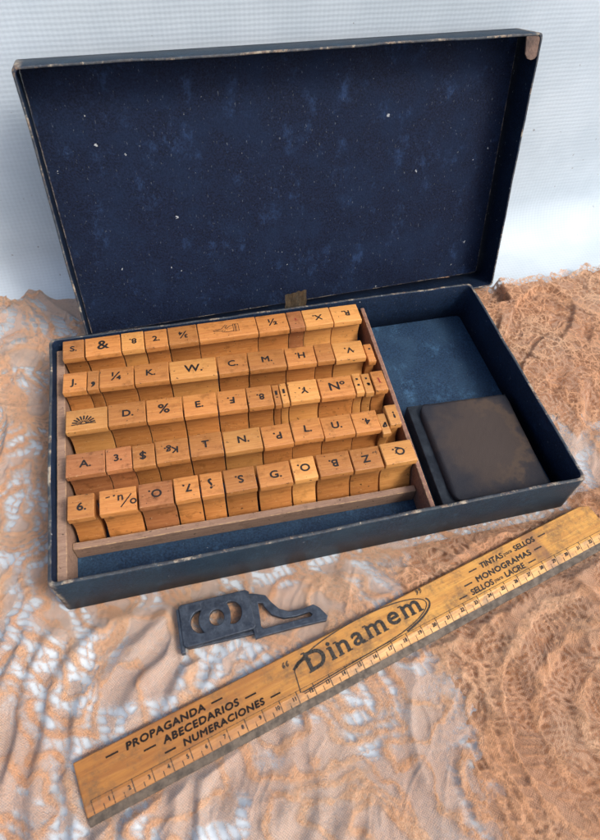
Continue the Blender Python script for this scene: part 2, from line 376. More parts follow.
def grid_mesh(name, X, Y, Z, keep, mat, attrs=None):
    ny, nx = X.shape; co = np.stack([X, Y, Z], -1).reshape(-1, 3)*S
    idx = np.arange(nx*ny).reshape(ny, nx); k = keep[:-1, :-1] & keep[1:, 1:] & keep[:-1, 1:] & keep[1:, :-1]
    q_ = np.stack([idx[:-1, :-1], idx[:-1, 1:], idx[1:, 1:], idx[1:, :-1]], -1)[k]
    used = np.zeros(nx*ny, bool); used[q_.ravel()] = True; mp = np.cumsum(used)-1; q_ = mp[q_]; co = co[used]
    me = bpy.data.meshes.new(name); me.vertices.add(len(co)); me.vertices.foreach_set('co', co.astype(np.float32).ravel())
    me.loops.add(q_.size); me.loops.foreach_set('vertex_index', q_.astype(np.int32).ravel())
    me.polygons.add(len(q_)); me.polygons.foreach_set('loop_start', np.arange(0, q_.size, 4, dtype=np.int32))
    me.polygons.foreach_set('loop_total', np.full(len(q_), 4, np.int32)); me.polygons.foreach_set('use_smooth', np.ones(len(q_), bool))
    for n_, A in (attrs or {}).items():
        at = me.attributes.new(n_, 'FLOAT', 'POINT'); at.data.foreach_set('value', A.reshape(-1)[used].astype(np.float32))
    me.update(calc_edges=True); me.validate(); me.materials.append(mat)
    o = bpy.data.objects.new(name, me); col.objects.link(o); return o

# ------------------------------------------------------------------ the setting
WALL_Y = 24.75
# canvas: lies flat, then rises as a soft backdrop behind the lid
prof = [(-70, -.06)]+[(y, -.06) for y in range(-60, 21, 4)]
R_ = 3.0
for i in range(13):
    a = math.radians(90*i/12); prof.append((WALL_Y-R_+R_*math.sin(a), -.06+R_-R_*math.cos(a)))
prof += [(WALL_Y+.012*z, z) for z in (4, 7, 10, 14, 18, 22, 26)]
nxs = np.linspace(-70, 100, 120)
nxs = np.concatenate([np.linspace(-70, -11, 12), np.arange(-10, 44, .22), np.linspace(45, 100, 12)])
prof[1:len([p_ for p_ in prof if p_[0] <= 20 and p_[1] < 0])] = [(y, -.06) for y in list(range(-60, -17, 4))+list(np.arange(-16.5, 21.5, .22))]
PX, PI_ = np.meshgrid(nxs, np.arange(len(prof))); pr = np.array(prof)
PY = pr[PI_][..., 0].copy(); PZ = pr[PI_][..., 1].copy()
rise = ss(PZ, 3, 14); PY += rise*(.12*(fbm(PX/9, PZ/30+4, 3, 2)))
LATE = lambda: grid_mesh('ground', PX, PY, PZ, np.ones_like(PX, bool), M_canvas)

# lace cloth
BX0, BX1, BY0, BY1 = 0, 28, 0, 16
RA = math.radians(13.2); RO = (1.0, -9.42); RL, RW = 29.6, 2.48
def sd_rect(X, Y, x0, x1, y0, y1):
    dx_ = np.maximum(np.maximum(x0-X, X-x1), 0); dy_ = np.maximum(np.maximum(y0-Y, Y-y1), 0); return np.hypot(dx_, dy_)
def lace_height(X, Y, canvas=False):
    wx = X+2.2*(fbm(X/6, Y/6, 20, 3)-.5)*2; wy = Y+2.2*(fbm(X/6+9, Y/6, 24, 3)-.5)*2
    # big folds: ridged
    r1 = 1-np.abs(2*fbm(wx/4.5, wy/8.5, 28, 3)-1)*2.2; r1 = np.clip(r1, 0, 1)**2.2
    r2 = 1-np.abs(2*fbm(wx/2.4+5, wy/1.7, 32, 3)-1)*2.2; r2 = np.clip(r2, 0, 1)**2.2
    zr = ss(X+.18*(Y), 26, 31)*ss(Y, 1, 8)             # crumpled heap, back right
    zb = ss(X+.8*(fbm(X/3, Y/3, 50, 2)-.5)*2, 14.5, 19.5)*ss(-Y, -2, .5)                # dense soft folds, front right
    zl = ss(-X, 0, 2.5)*ss(Y, 3, 12)
    zp = ss(9-X-.5*(Y+2), 0, 6)*ss(-Y, -1, 2)
    pl = X*.93-Y*.36+1.6*(fbm(X/5, Y/5, 58, 2)-.5)*2; plv = 1-np.abs(2*((pl/1.55+.5*fbm(X/2, Y/4, 60, 2)) % 1)-1); plv = ss(plv, .15, 1.)
    h = .06+.16*fbm(X/3, Y/3, 36, 3)+.24*r1*(1-.3*zr)+.07*r2+zp*.42*plv*(.4+fbm(X/2, Y/2, 62, 2))
    rb = 1-np.abs(2*fbm((X-Y)/7+2, (X+Y)/2.8, 52, 3)-1)*2.6; rb = np.clip(rb, 0, 1)**1.6
    h = h+zb*(.18+.34*rb+.06*r2)+zl*(.25*r1+.12*r2+.1)
    rc = 1-np.abs(2*fbm((X+Y)/8+1, (X-.9*Y)/2.8, 56, 2, .35)-1)*2.3; rc = np.clip(rc, 0, 1)**1.2
    h = h*(1-.5*zr)+zr*(.55+1.1*rc+.35*fbm(X/2.6, Y/2.6, 40, 2))
    return h, zr, zb
def flatten(X, Y, h):
    d = sd_rect(X, Y, BX0, BX1, BY0, BY1); k = ss(d, .0, 1.6); h = h*k
    h = np.where(d < .05, -.03, np.maximum(h, .0+.05*k))
    dl = sd_rect(X, Y, 1.6, 31.4, 16, 24.7); hk = ss(dl, 0, .45); h = np.where(dl < .01, np.minimum(h, .3), h*hk+np.minimum(h, .3)*(1-hk))
    # ruler and the little casting press the lace down
    lx = (X-RO[0])*math.cos(RA)+(Y-RO[1])*math.sin(RA); ly = -(X-RO[0])*math.sin(RA)+(Y-RO[1])*math.cos(RA)
    dr = sd_rect(lx, ly, 0, RL, 0, RW); k = ss(dr, .0, 1.3); cap = .30+1.2*k; h = np.minimum(h, cap)
    dc = sd_rect(X, Y, 5.3, 12.8, -3.7, -1.2); k = ss(dc, .0, .9); h = np.minimum(h, .30+.9*k)
    return h
def lace_edge(X):
    e = 24.3-6.2*ss(X, 22, 32)+.5*(vn(X/1.7, X*0+3, 5)-.5)*2+.25*(vn(X/.5, X*0+8, 6)-.5)*2
    return e
step = .062
gx = np.arange(-9, 43, step); gy = np.arange(-15.5, 25.2, step)
X, Y = np.meshgrid(gx, gy)
H0, ZR, ZB = lace_height(X, Y)
# woven pattern: contour bands of a warped field
wx = X+1.5*(fbm(X/2.6, Y/2.6, 1, 3)-.5)*2; wy = Y+1.5*(fbm(X/2.6+31, Y/2.6, 4, 3)-.5)*2
phi = fbm((wx+.35*wy)/3.6, (wy-.2*wx)/7.5, 8, 2, .3)
sxr, syr = X-25.5, (Y+10.8)*1.1                          # round motif, front right
rad = np.hypot(sxr, syr)+.9*(fbm(X/3, Y/3, 12, 2)-.5)
km = ss(-rad, -8.5, -6.5)
ph = phi*10.*(1-km)+km*rad/1.75
t = ph-np.floor(ph); par = np.floor(ph).astype(int) % 2
gy_, gx_ = np.gradient(ph, step); gm = np.hypot(gx_, gy_)+1e-6
dist = np.abs(t-.5)/gm                                     # distance to the band's centre
bw = .05+.50*fbm(X/1.1, Y/1.1, 14, 4)**1.5
band = 1-ss(dist+.22*(fbm(X/.35, Y/.35, 46, 2)-.5), bw*.2, bw*1.5)
band = band*ss(.9-np.abs(t-.5)*0, 0, 1)
# open slots with rungs between bands
tt = np.minimum(t, 1-t)/gm
hor = np.abs(gy_) > np.abs(gx_)
rp = np.where(hor, X+.35*wy, Y+.35*wx)
rung = ss(np.abs(((rp/.40+.4*fbm(X, Y, 16, 2)) % 1)-.5), .22, .46)   # 1 on rung
slotw = .18+.62*vn(X/1.5, Y/1.5, 18)**1.3
slot = (1-ss(tt, slotw*.6, slotw))*ss(vn(X/2.2+7, Y/2.2, 19), .34, .50)*(1-band)
opn = slot*(1-rung*.70)
# little holes for the finer dense lace on the right
hx = (wx*1.0+wy*.4)/.34; hy = (wy-.3*wx)/.34
holes = (1-ss(np.hypot((hx % 1)-.5, (hy % 1)-.5), .18, .36))*ss(vn(X/1.1, Y/1.1, 22), .50, .62)
zrb = np.maximum(ZR, ZB)
opn = opn*(1-.9*zrb)+holes*np.clip(zrb+.15, 0, 1)*(1-band)
fc = np.abs(2*fbm(wx/1.5+3, wy/1.5, 30, 3)-1)/.16; fine = (1-ss(fc, .25, 1.))*np.clip(ZR+.3*ZB, 0, 1)
dk = np.abs(2*fbm(wx/2.2+13, wy/1.0, 33, 2)-1)/.2; fine = np.maximum(fine, (1-ss(dk, .2, .9))*ZR*.8)
cell = 1-ss(np.hypot(((wx/.42) % 1)-.5, ((wy/.36) % 1)-.5), .14, .40)
opn = np.maximum(opn*(1-fine), cell*(1-fine)*ZB*ss(fbm(X/1.4, Y/1.4, 38, 2), .42, .55)*(1-band))
band = np.maximum(band, fine); opn = np.clip(opn, 0, 1); dense = np.clip(band*(1-opn)+slot*rung*.6+ZR*.25+ZB*(.45+.3*(vn(X/2.5, Y/2.5, 49)-.5)), 0, 1)
d0 = sd_rect(X, Y, BX0, BX1, BY0, BY1)
fuzz = (rng.rand(*X.shape)-.5)*.018+.045*(fbm(X/.22, Y/.22, 44, 2)-.5)*(.4+dense)
gu = X*.93-Y*.36+1.2*(fbm(X/3, Y/3, 21, 2)-.5)*2; gv = X*.36+Y*.93
gath = np.clip(1-np.abs(2*fbm(gu/.75, gv/4.5, 34, 2)-1)*2.5, 0, 1)*ss(fbm(X/2.5, Y/2.5, 37, 2), .35, .6)
pat = .10*gath*(1-.7*zrb)+.05*band*(1+1.2*zrb)-.03*slot*(1-rung)+.06*slot*rung+fuzz*(1+.5*zrb)
Z = flatten(X, Y, H0+pat*ss(d0, 0, .4))
keep = (Y < lace_edge(X)) & ~((sd_rect(X, Y, .6, 27.4, .6, 15.4) <= 0))
cz, czr, czb = lace_height(PX, np.where(PZ < 0, PY, 30)); cz = flatten(PX, PY, cz)
cz = cz*ss(20.5-PY, 0, 3)*(1-ss(PX, 29, 31)*ss(PY, 14, 17))
PZ = np.where((PZ < 0) & (PY > -16) & (PX > -9.5) & (PX < 43), np.maximum(-.06, (cz-.16-.5*np.maximum(czr, czb)*cz)), PZ)
cv = LATE(); tag(cv, kind='structure', label='white woven canvas cloth under the lace and rising as backdrop behind the lid')
lace = grid_mesh('lace_cloth', X, Y, Z, keep, M_lace, {'dense': dense, 'open': opn, 'web': np.clip(ZR*1.0+ZB*.35*ss(fbm(X/3, Y/3, 50, 2), .5, .6)+.30*band, 0, 1)})
tag(lace, 'crumpled peach lace cloth spread under the open box and the ruler', 'lace cloth')
# second layer of the same cloth where it is bunched up, front right and back right
g2x = np.arange(17, 43, .16); g2y = np.arange(-15.5, 19, .16); X2, Y2 = np.meshgrid(g2x, g2y)
h2, zr2, zb2 = lace_height(X2, Y2); Z2 = flatten(X2, Y2, h2)-.22-.12*fbm(X2/.8, Y2/.8, 48, 2); Z2 = np.maximum(Z2, -.02)
k2 = (np.maximum(zr2, zb2) > .5+.5*(fbm(X2/1.2, Y2/1.2, 9, 3)-.5)*2) & (Y2 < lace_edge(X2)-.3) & (sd_rect(X2, Y2, BX0, BX1, BY0, BY1) > .3)
l2 = grid_mesh('folded_layer', X2, Y2, Z2, k2, M_lace2, {'dense': np.ones_like(X2), 'open': np.zeros_like(X2), 'web': np.zeros_like(X2)})
l2.parent = lace

# ------------------------------------------------------------------ the open box
W, D, H = 28.0, 16.02, 3.11
box = tag(empty('open_box', (0, 0, 0)), 'dark blue cardboard box base holding the rows of wooden stamps', 'box')
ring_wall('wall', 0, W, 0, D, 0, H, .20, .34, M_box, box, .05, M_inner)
from_bm('floor_panel', bm_box(.2, W-.2, .2, D-.2, .06, .24, .02), M_floor, box)
# wooden strips glued inside
def strip(name, a, b, t, z0, z1, mat, side=-1, cuts=18):
    a = Vector(a); b = Vector(b); d = (b-a).normalized(); n = Vector((-d.y, d.x))*t*side
    bm = bmesh.new(); rows = []
    for i in range(cuts+1):
        p = a.lerp(b, i/cuts); jz = .03*wob(p.x, p.y, 1.1)
        rows.append([bm.verts.new((p.x, p.y, z0)), bm.verts.new((p.x+n.x, p.y+n.y, z0)), bm.verts.new((p.x+n.x, p.y+n.y, z1+jz)), bm.verts.new((p.x, p.y, z1+jz+.01*wob(p.x*3, p.y)))])
    for r_, s_ in zip(rows, rows[1:]):
        for j in range(4): bm.faces.new((r_[j], r_[(j+1) % 4], s_[(j+1) % 4], s_[j]))
    bm.faces.new(rows[0]); bm.faces.new(rows[-1])
    bmesh.ops.recalc_face_normals(bm, faces=bm.faces)
    bmesh.ops.bevel(bm, geom=[e for e in bm.edges if len(e.link_faces) == 2 and e.calc_face_angle(0) > 1], offset=.025, segments=2, affect='EDGES')
    return from_bm(name, bm, mat, box)
strip('wooden_strip', (.27, 15.7), (.27, .32), .45, .245, 2.35, M_raw, 1)['label'] = 'weathered greyish pink wooden strip along the left wall'
strip('wooden_strip', (20.22, 15.7), (19.50, .32), .24, .245, 2.45, M_div, -1)['label'] = 'brown wooden divider right of the stamps'
strip('wooden_strip', (.76, 2.98), (19.30, 2.55), .38, .245, 1.28, M_raw, -1)['label'] = 'pale wooden strip in front of the first row of stamps'
# cloth hinge remnant behind the back wall
bm = bmesh.new(); rows = []
for i in range(9):
    x = 14.85+1.42*i/8
    rows.append([bm.verts.new((x+.03*math.sin(j*2.), 16.12+.01*j+.03*math.sin(i*1.7+j), 1.9+j*.36+(.05*math.sin(i*2.9) if j == 6 else 0)+(.03*i if j == 6 else 0))) for j in range(7)])
for a_, b_ in zip(rows, rows[1:]):
    for j in range(6): bm.faces.new((a_[j], b_[j], b_[j+1], a_[j+1]))
bmesh.ops.solidify(bm, geom=bm.faces[:], thickness=.06)
from_bm('hinge_tape', bm, M_tape, box)

# ------------------------------------------------------------------ the lid, stood up behind and leaning on the backdrop
x0, W2, y0, z0, th, L, hl = 1.9165, 29.30, 18.404, .6236, .2666, 16.083, 2.3786
lid = empty('box_lid', (x0, y0, z0))
lr, lu, ln = Vector((1, 0, 0)), Vector((0, math.sin(th), math.cos(th))), Vector((0, -math.cos(th), math.sin(th)))
lr, lu = math.cos(-.0213)*lr+math.sin(-.0213)*lu, -math.sin(-.0213)*lr+math.cos(-.0213)*lu
lid.rotation_euler = (Matrix.Rotation(.0669, 3, 'Z') @ Matrix((lr, lu, ln)).transposed()).to_euler()
tag(lid, 'dark navy cardboard lid standing upright behind the box, scuffed inside with worn corners', 'box lid')
# lid local: x along width, y up the panel, z toward the viewer
from_bm('panel', bm_box(.18, W2-.18, .18, L-.18, .02, .2, .02), M_lidin, lid)
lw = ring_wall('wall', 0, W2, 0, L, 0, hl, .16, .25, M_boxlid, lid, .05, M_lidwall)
# torn brown card showing at the upper right corner and along the left rim
def torn_patch(pts, z0_, z1_):
    return plate('torn_card', pts, z0_, z1_, mat_torn, lid, 0)
mat_torn = mat_plain('torn_bare_cardboard', (.17, .11, .085), (.06, .045, .04), .9, 1.6, 0, .8, 8)

torn_patch([(W2-1.10, L-.10), (W2-.6, L-.03), (W2-.12, L-.05), (W2-.03, L-.5), (W2-.06, L-1.1), (W2-.25, L-1.32), (W2-.5, L-1.38), (W2-.75, L-1.30), (W2-.95, L-1.05), (W2-1.02, L-.6)], hl-.16, hl-.05)
# ------------------------------------------------------------------ the stamps
Htop = 3.2
def stamp_body(w_, hgt, dep, mat, parent):
    h2_ = dep/2
    pf = [(-h2_+.07, hgt), (-h2_+.02, hgt-.02), (-h2_, hgt-.07), (-h2_, hgt-.38), (-h2_+.03, hgt-.43), (-h2_+.18, hgt-.49), (-h2_+.26, hgt-.66),
          (-h2_+.33, hgt-1.1), (-h2_+.35, hgt-1.5), (-h2_+.29, hgt-1.8), (-h2_+.16, hgt-2.1), (-h2_+.0, hgt-2.4), (-h2_-.10, .35), (-h2_-.10, 0)]
    pts = pf+[(-y_, z_) for y_, z_ in reversed(pf)]
    bm = bmesh.new(); e = .035; rings = []
    for x, k in ((-w_/2, e), (-w_/2+e, 0), (w_/2-e, 0), (w_/2, e)):
        rings.append([bm.verts.new((x, y_*(1-k*.6/h2_), min(z_, hgt-k) if z_ > hgt/2 else max(z_, k))) for y_, z_ in pts])
    n = len(pts)
    for a_, b_ in zip(rings, rings[1:]):
        for i in range(n): bm.faces.new((a_[i], b_[i], b_[(i+1) % n], a_[(i+1) % n]))
    bm.faces.new(rings[0]); bm.faces.new(rings[-1][::-1])
    o = from_bm('wooden_block', bm, mat, parent)
    for p in o.data.polygons: p.use_smooth = len(p.vertices) == 4
    try: o.data.set_sharp_from_angle(angle=math.radians(28))
    except Exception: pass
    return o
HAND = [[(-1.0,-.10),(-.55,-.02),(-.35,.0),(-.30,.12),(-.05,.38),(.05,.30),(-.12,.08),(-.05,.0)], [(-1.0,-.10),(-.95,-.2),(-.45,-.18),(-.3,-.3),(.1,-.36),(.5,-.30)],
        [(.0,.02),(.25,.22),(.5,.26)], [(.5,.38),(.5,-.38),(.62,-.38),(.62,.38),(.5,.38)], [(.62,.34),(.88,.38),(.9,-.34),(.64,-.34)], [(.7,.3),(.72,-.3)], [(-.25,-.1),(-.35,-.2)], [(-.1,-.14),(-.2,-.24)]]
def fan():
    P, wd = [], []
    for a in range(8, 180, 20):
        r = math.radians(a); P.append([(.12*math.cos(r), -.30+.10*math.sin(r)), (.42*math.cos(r), -.30+.32*math.sin(r))]); wd.append(.05)
        P.append([(.42*math.cos(r), -.30+.32*math.sin(r)), (.60*math.cos(r), -.30+.52*math.sin(r)), (.74*math.cos(r), -.30+.62*math.sin(r))]); wd.append(.11)
    P.append([(-.78, -.36), (-.3, -.33), (0, -.36), (.3, -.33), (.78, -.36)]); wd.append(.07)
    return P, wd
def bars(): return [[(-.0, .3), (.0, -.02)], [(.0, -.15), (.0, -.22)]], [.14, .12]
# row: (y back at x=0, slope, front offset), then stamps (x0, x1, mark, upside down, wood, description of the mark, dy, dz)
PI = math.pi
ROWS = [
 ('back row', (14.86, -.0103), 1.50, [
  (.80, 2.11, 'S.', 0, 'honey', 'letter S'), (2.11, 4.27, '&', 0, 'honey', 'ampersand'), (4.27, 5.66, '8.', 1, 'pale', 'number 8 upside down'), (5.66, 7.10, '2.', 0, 'honey', 'number 2'),
  (7.10, 8.95, 'F%', 1, 'honey', 'small fraction'), (8.95, 12.69, 'HAND', 0, 'honey', 'pointing hand'), (12.69, 14.70, '½', 0, 'honey', 'one-half fraction'),
  (14.70, 15.71, "'", 0, 'red', 'red apostrophe'), (15.71, 17.57, 'X.', 1, 'pale', 'letter X'), (17.57, 19.50, 'R.', 1, 'pale', 'letter R upside down')]),
 ('second row from back', (12.27, -.040), 1.46, [
  (.79, 2.18, 'J.', 0, 'honey', 'letter J'), (2.18, 2.86, ',', 0, 'honey', 'comma'), (2.86, 4.85, '¼', 0, 'honey', 'one-quarter fraction'), (4.85, 6.88, 'K.', 0, 'honey', 'letter K'),
  (6.88, 9.70, 'W.', 0, 'pale', 'letter W'), (9.72, 11.57, 'C.', 0, 'honey', 'letter C'), (11.57, 13.86, 'M.', 0, 'honey', 'letter M'), (13.86, 15.73, 'H.', 1, 'honey', 'letter H upside down'),
  (15.73, 16.87, '', 0, 'honey', 'no mark'), (16.87, 18.85, 'V.', 1, 'pale', 'letter V upside down'), (18.92, 19.45, '.', 0, 'honey', 'single dot', -.18, -.22)]),
 ('middle row', (9.45, -.035), 1.50, [
  (.93, 3.22, 'FAN', 0, 'pale', 'fan-shaped ornament'), (3.22, 5.31, 'D.', 0, 'honey', 'letter D'), (5.31, 7.35, '%', 0, 'honey', 'percent sign'), (7.35, 9.30, 'E.', 0, 'honey', 'letter E'),
  (9.30, 11.01, 'F.', 1, 'honey', 'letter F upside down'), (11.01, 12.52, '8.', 1, 'honey', 'number 8 upside down'), (12.52, 12.96, '!', 0, 'honey', 'thick bar mark'), (12.96, 13.43, '!', 0, 'pale', 'thick bar mark'),
  (13.43, 15.24, 'Y.', 1, 'pale', 'letter Y upside down'), (15.24, 17.37, 'Nº', 0, 'honey', 'number sign Nº'), (17.37, 17.92, ':', 0, 'pale', 'colon'), (17.92, 18.51, ';', 1, 'pale', 'semicolon'),
  (18.51, 19.35, '-', 2, 'honey', 'short red dash')]),
 ('second row from front', (6.50, -.023), 1.42, [
  (.90, 2.94, 'A.', 0, 'red', 'letter A'), (2.94, 4.32, '3.', 0, 'red', 'number 3'), (4.32, 5.54, '$', 1, 'honey', 'dollar sign'), (5.54, 7.35, 'Kg.', 1, 'honey', 'letters Kg upside down'),
  (7.35, 9.19, 'T', 0, 'honey', 'letter T'), (9.19, 11.32, 'N.', 0, 'pale', 'letter N'), (11.32, 13.01, 'P.', 1, 'honey', 'letter P upside down'), (13.01, 14.72, 'L.', 0, 'honey', 'letter L'),
  (14.72, 16.54, 'U.', 0, 'honey', 'letter U'), (16.54, 18.05, '4.', 1, 'honey', 'number 4 upside down'), (18.05, 18.58, '▲', 0, 'pale', 'small triangle', -.22, -.15), (18.60, 19.33, '!', 1, 'pale', 'exclamation mark', .18, .0)]),
 ('front row', (4.00, -.0155), 1.38, [
  (.93, 2.31, '6.', 0, 'honey', 'number 6'), (2.50, 4.40, '·n/o', 0, 'honey', 'slanted fraction letters'), (4.45, 6.22, 'O.', 1, 'red', 'letter O upside down'), (6.24, 7.58, '7.', 1, 'honey', 'number 7 upside down'),
  (7.60, 8.80, '?', 0, 'honey', 'reversed question mark'), (8.84, 10.53, 'S.', 1, 'honey', 'letter S upside down'), (10.60, 12.43, 'G.', 0, 'honey', 'letter G'), (12.45, 13.80, 'O.', 1, 'pale', 'small letter O'),
  (13.84, 15.74, 'B.', 1, 'honey', 'letter B upside down'), (15.76, 17.44, 'Z', 1, 'honey', 'letter Z'), (17.48, 19.36, 'Q.', 1, 'pale', 'letter Q upside down')]),
]
ww = {'honey': 'orange', 'pale': 'pale yellow', 'red': 'reddish'}
for rname, (yc, sl), dep, items in ROWS:
    for ii, it in enumerate(items):
        xa, xb, mark, flip, wood, desc = it[:6]; dy = it[6] if len(it) > 6 else 0.; dz = it[7] if len(it) > 6 else 0.
        xm = (xa+xb)/2; w_ = xb-xa-random.uniform(.04, .085); y_ = yc+sl*xm+dy+random.uniform(-.035, .035)
        hgt = Htop-.25+dz+random.uniform(-.06, .07)
        t = empty('wooden_stamp', (xm, y_, .25), math.atan(sl)+random.uniform(-.014, .014))
        t['category'] = 'stamp'; t['group'] = 'wooden stamp blocks standing in the box'
        lab = f'{ww[wood]} wooden stamp marked with {desc}, {rname}'
        if mark == '': lab = 'narrow orange wooden stamp with no mark, between stamps H and V'
        if mark == '!' and rname == 'middle row': lab = f'very narrow {ww[wood]} wooden stamp with thick bar, ' + ('beside number 8' if ii == 6 else 'beside letter Y')+', middle row'
        if mark == 'O.' and rname == 'front row': lab = ('reddish chipped wooden stamp marked with letter O, third in the front row' if ii == 2 else 'pale yellow wooden stamp marked with letter O, between G and B, front row')
        t['label'] = lab
        stamp_body(w_, hgt, dep, MW[wood], t)
        zt = hgt+.003; jx, jy, jr = random.uniform(-.06, .06), random.uniform(-.05, .05), random.uniform(-.05, .05)
        rot = (PI if flip == 1 else 0)+jr
        if mark == 'HAND': strokes('hand_mark', HAND, .035, zt, M_ink, t, (-.05, 0), jr, .85)
        elif mark == 'FAN':
            P, wd = fan(); strokes('fan_mark', P, [x*.8 for x in wd], zt, M_ink, t, (-.15, .0), 0, .85)
        elif mark == '▲': strokes('triangle_mark', [[(-.10, -.14), (.0, .02), (.1, .16)], [(.1, .16), (.1, -.12), (-.1, -.14)]], .10, zt, M_ink, t, (0, -.1))
        elif mark == '!' and rname == 'middle row':
            P, wd = bars(); strokes('bar_mark', P, wd, zt, M_ink, t, (0, .0), 0, 1.)
        elif mark == ':': strokes('colon_mark', [[(-.07, .2), (.07, .2)], [(-.07, -.25), (.07, -.25)]], .14, zt, M_ink, t, (0, .1))
        elif mark == ';': strokes('semicolon_mark', [[(-.05, .25), (.07, .25)], [(.08, -.25), (.0, -.1)], [(.08, -.3), (.08, -.12)]], .14, zt, M_ink, t, (0, .1))
        elif mark == '·n/o':
            text('letter', 'n', .66, (.18-.05, .16, zt), 0, M_ink, t, .012); strokes('slash_mark', [[(-.28, -.36), (.26, .34)]], .06, zt, M_ink, t, (.42, -.08))
            text('letter', 'o', .66, (.76, -.14, zt), 0, M_ink, t, .012); strokes('dot_mark', [[(-.05, 0), (.05, 0)]], .09, zt, M_ink, t, (-.18, .28)); strokes('dash_mark', [[(-.1, 0), (.12, 0.03)]], .06, zt, M_ink, t, (-.5, .22))
        elif mark == 'F%':
            text('letter', '¾', .78, (0, 0, zt), rot, M_ink, t, .016)
        elif mark == "'": strokes('apostrophe_mark', [[(0, .12), (.02, -.08)]], .10, zt, M_inkr, t)
        elif mark == '-': strokes('dash_mark', [[(-.02, .2), (.03, -.2)]], .09, zt, M_inkr, t)
        elif mark == ',':
            text('comma_mark', ',', 1.5, (0.02, .12, zt), jr, M_ink, t, .02)
        elif mark == '.': strokes('dot_mark', [[(-.06, 0), (.06, 0)]], .12, zt, M_ink, t, (.05, .3))
        elif mark:
            sz = {'&': 1.2, '½': .90, '¼': .98, '%': 1.05, 'W.': .92, 'Nº': .98, '?': 1.0, '$': .78, 'Kg.': .66}.get(mark, .74)
            sz *= .84
            if mark in ('8.', '2.', 'S.', '4.', '3.') and rname != 'front row': sz = .58
            text('letter', mark, sz, (jx, jy, zt), rot, M_ink, t, 0, dbl=.018, sx=-1.1 if mark == '?' else 1.1)

# ------------------------------------------------------------------ the ink pad
pad = tag(empty('ink_pad', (23.98, 4.18, .25), math.radians(-2.6)), 'black ink pad in a dark tin case, brown worn centre, in the right compartment', 'ink pad')
from_bm('case', bm_box(-3.36, 3.22, -3.62, 3.62, 0, .98, .07, 3), M_tin, pad)
bm = bmesh.new(); nx_, ny_ = 40, 44; Z0 = []
def cush(u_, v_):
    x = -2.78+5.9*u_; y = -3.5+7.0*v_
    r = .40; ex = max(0, r-min(u_, 1-u_)*5.9); ey = max(0, r-min(v_, 1-v_)*7.0); dd = min(1, math.hypot(ex, ey)/r)
    return x, y, 1.0+.34*math.sqrt(max(0, 1-dd**4))+.02*wob(x*2, y*2)
def rounded(u_, v_):   # squeeze grid corners into a rounded rectangle
    a = 2*u_-1; b = 2*v_-1; k = .10
    return (.5+.5*a*(1-k*b**8*abs(a)**6*.8), .5+.5*b*(1-k*a**8*abs(b)**6*.8))
vs = [[bm.verts.new(cush(*rounded(i/nx_, j/ny_))) for i in range(nx_+1)] for j in range(ny_+1)]
for j in range(ny_):
    for i in range(nx_): bm.faces.new((vs[j][i], vs[j][i+1], vs[j+1][i+1], vs[j+1][i]))
bd = [e for e in bm.edges if e.is_boundary]; r = bmesh.ops.extrude_edge_only(bm, edges=bd)
for e in r['geom']:
    if isinstance(e, bmesh.types.BMVert): e.co.z = .97
from_bm('cushion', bm, M_cush, pad, smooth=True)

# ------------------------------------------------------------------ the ruler
rul = tag(empty('ruler', (RO[0], RO[1], .36), RA), 'long wooden ruler printed in Spanish lying on the lace before the box', 'ruler')
rul.rotation_euler = (math.radians(1.0), 0, RA)
zt = .28
bm = bmesh.new(); prof = [(.0, 0.0), (.0, .05), (.62, zt-.02), (.68, zt), (RW-.04, zt), (RW, zt-.04), (RW, 0)]
xs_ = [0.0, .05]+[i*1.0 for i in range(1, 29)]+[28.6, 28.9, 29.1, 29.2]
rings = []
for x in xs_:
    k = 1-.09*max(0, (x-28.4)/.8)**2; rings.append([bm.verts.new((x, y_ if y_ < 1 else y_*k, z_-(.02 if x == 0 else 0)*(z_ > .1))) for y_, z_ in prof])
n = len(prof)
for a_, b_ in zip(rings, rings[1:]):
    for i in range(n): bm.faces.new((a_[i], b_[i], b_[(i+1) % n], a_[(i+1) % n]))
bm.faces.new(rings[0]); bm.faces.new(rings[-1][::-1])
from_bm('wooden_body', bm, M_ruler, rul)
# grey strip along the measuring edge
def bev_z(y): return .05+(zt-.07)*y/.62+.006 if y < .62 else zt+.006
bm = bmesh.new(); pf = [(-.08, -.03), (-.08, .05), (-.02, .075), (.27, bev_z(.27)+.012), (.28, bev_z(.28)-.03), (.02, -.03)]
rings = [[bm.verts.new((x, y_+.006*math.sin(x*2.1), z_)) for y_, z_ in pf] for x in [i*.5 for i in range(59)]]
for a_, b_ in zip(rings, rings[1:]):
    for i in range(6): bm.faces.new((a_[i], b_[i], b_[(i+1) % 6], a_[(i+1) % 6]))
bm.faces.new(rings[0]); bm.faces.new(rings[-1][::-1])
from_bm('metal_edge', bm, M_rul_edge, rul)
# printed scale on the bevel
ang = math.atan2(zt-.07, .62)
bm = bmesh.new()
def quad(x0_, y0_, x1_, y1_):
    vs_ = [bm.verts.new(c) for c in ((x0_, y0_, bev_z(y0_)), (x1_, y0_, bev_z(y0_)), (x1_, y1_, bev_z(y1_)), (x0_, y1_, bev_z(y1_)))]; bm.faces.new(vs_)
CELL = .863
ncell = int((29.0-.35)/CELL)
for i in range(ncell*10+1):
    x = .32+i*CELL/10; big = i % 10 == 0; half = i % 5 == 0
    if big: quad(x-.022, .29, x+.022, .61); quad(x-.022, .62, x+.022, .82)
    elif half: quad(x-.02, .29, x+.02, .50)
    vs_ = [bm.verts.new((a_, b_, bev_z(b_)+.014)) for a_, b_ in ((x-.014, .0), (x+.014, .0), (x+.014, .24 if half or big else .17), (x-.014, .24 if half or big else .17))]; bm.faces.new(vs_)
for i in range(ncell): quad(.32+i*CELL, .80, .32+(i+1)*CELL, .825)
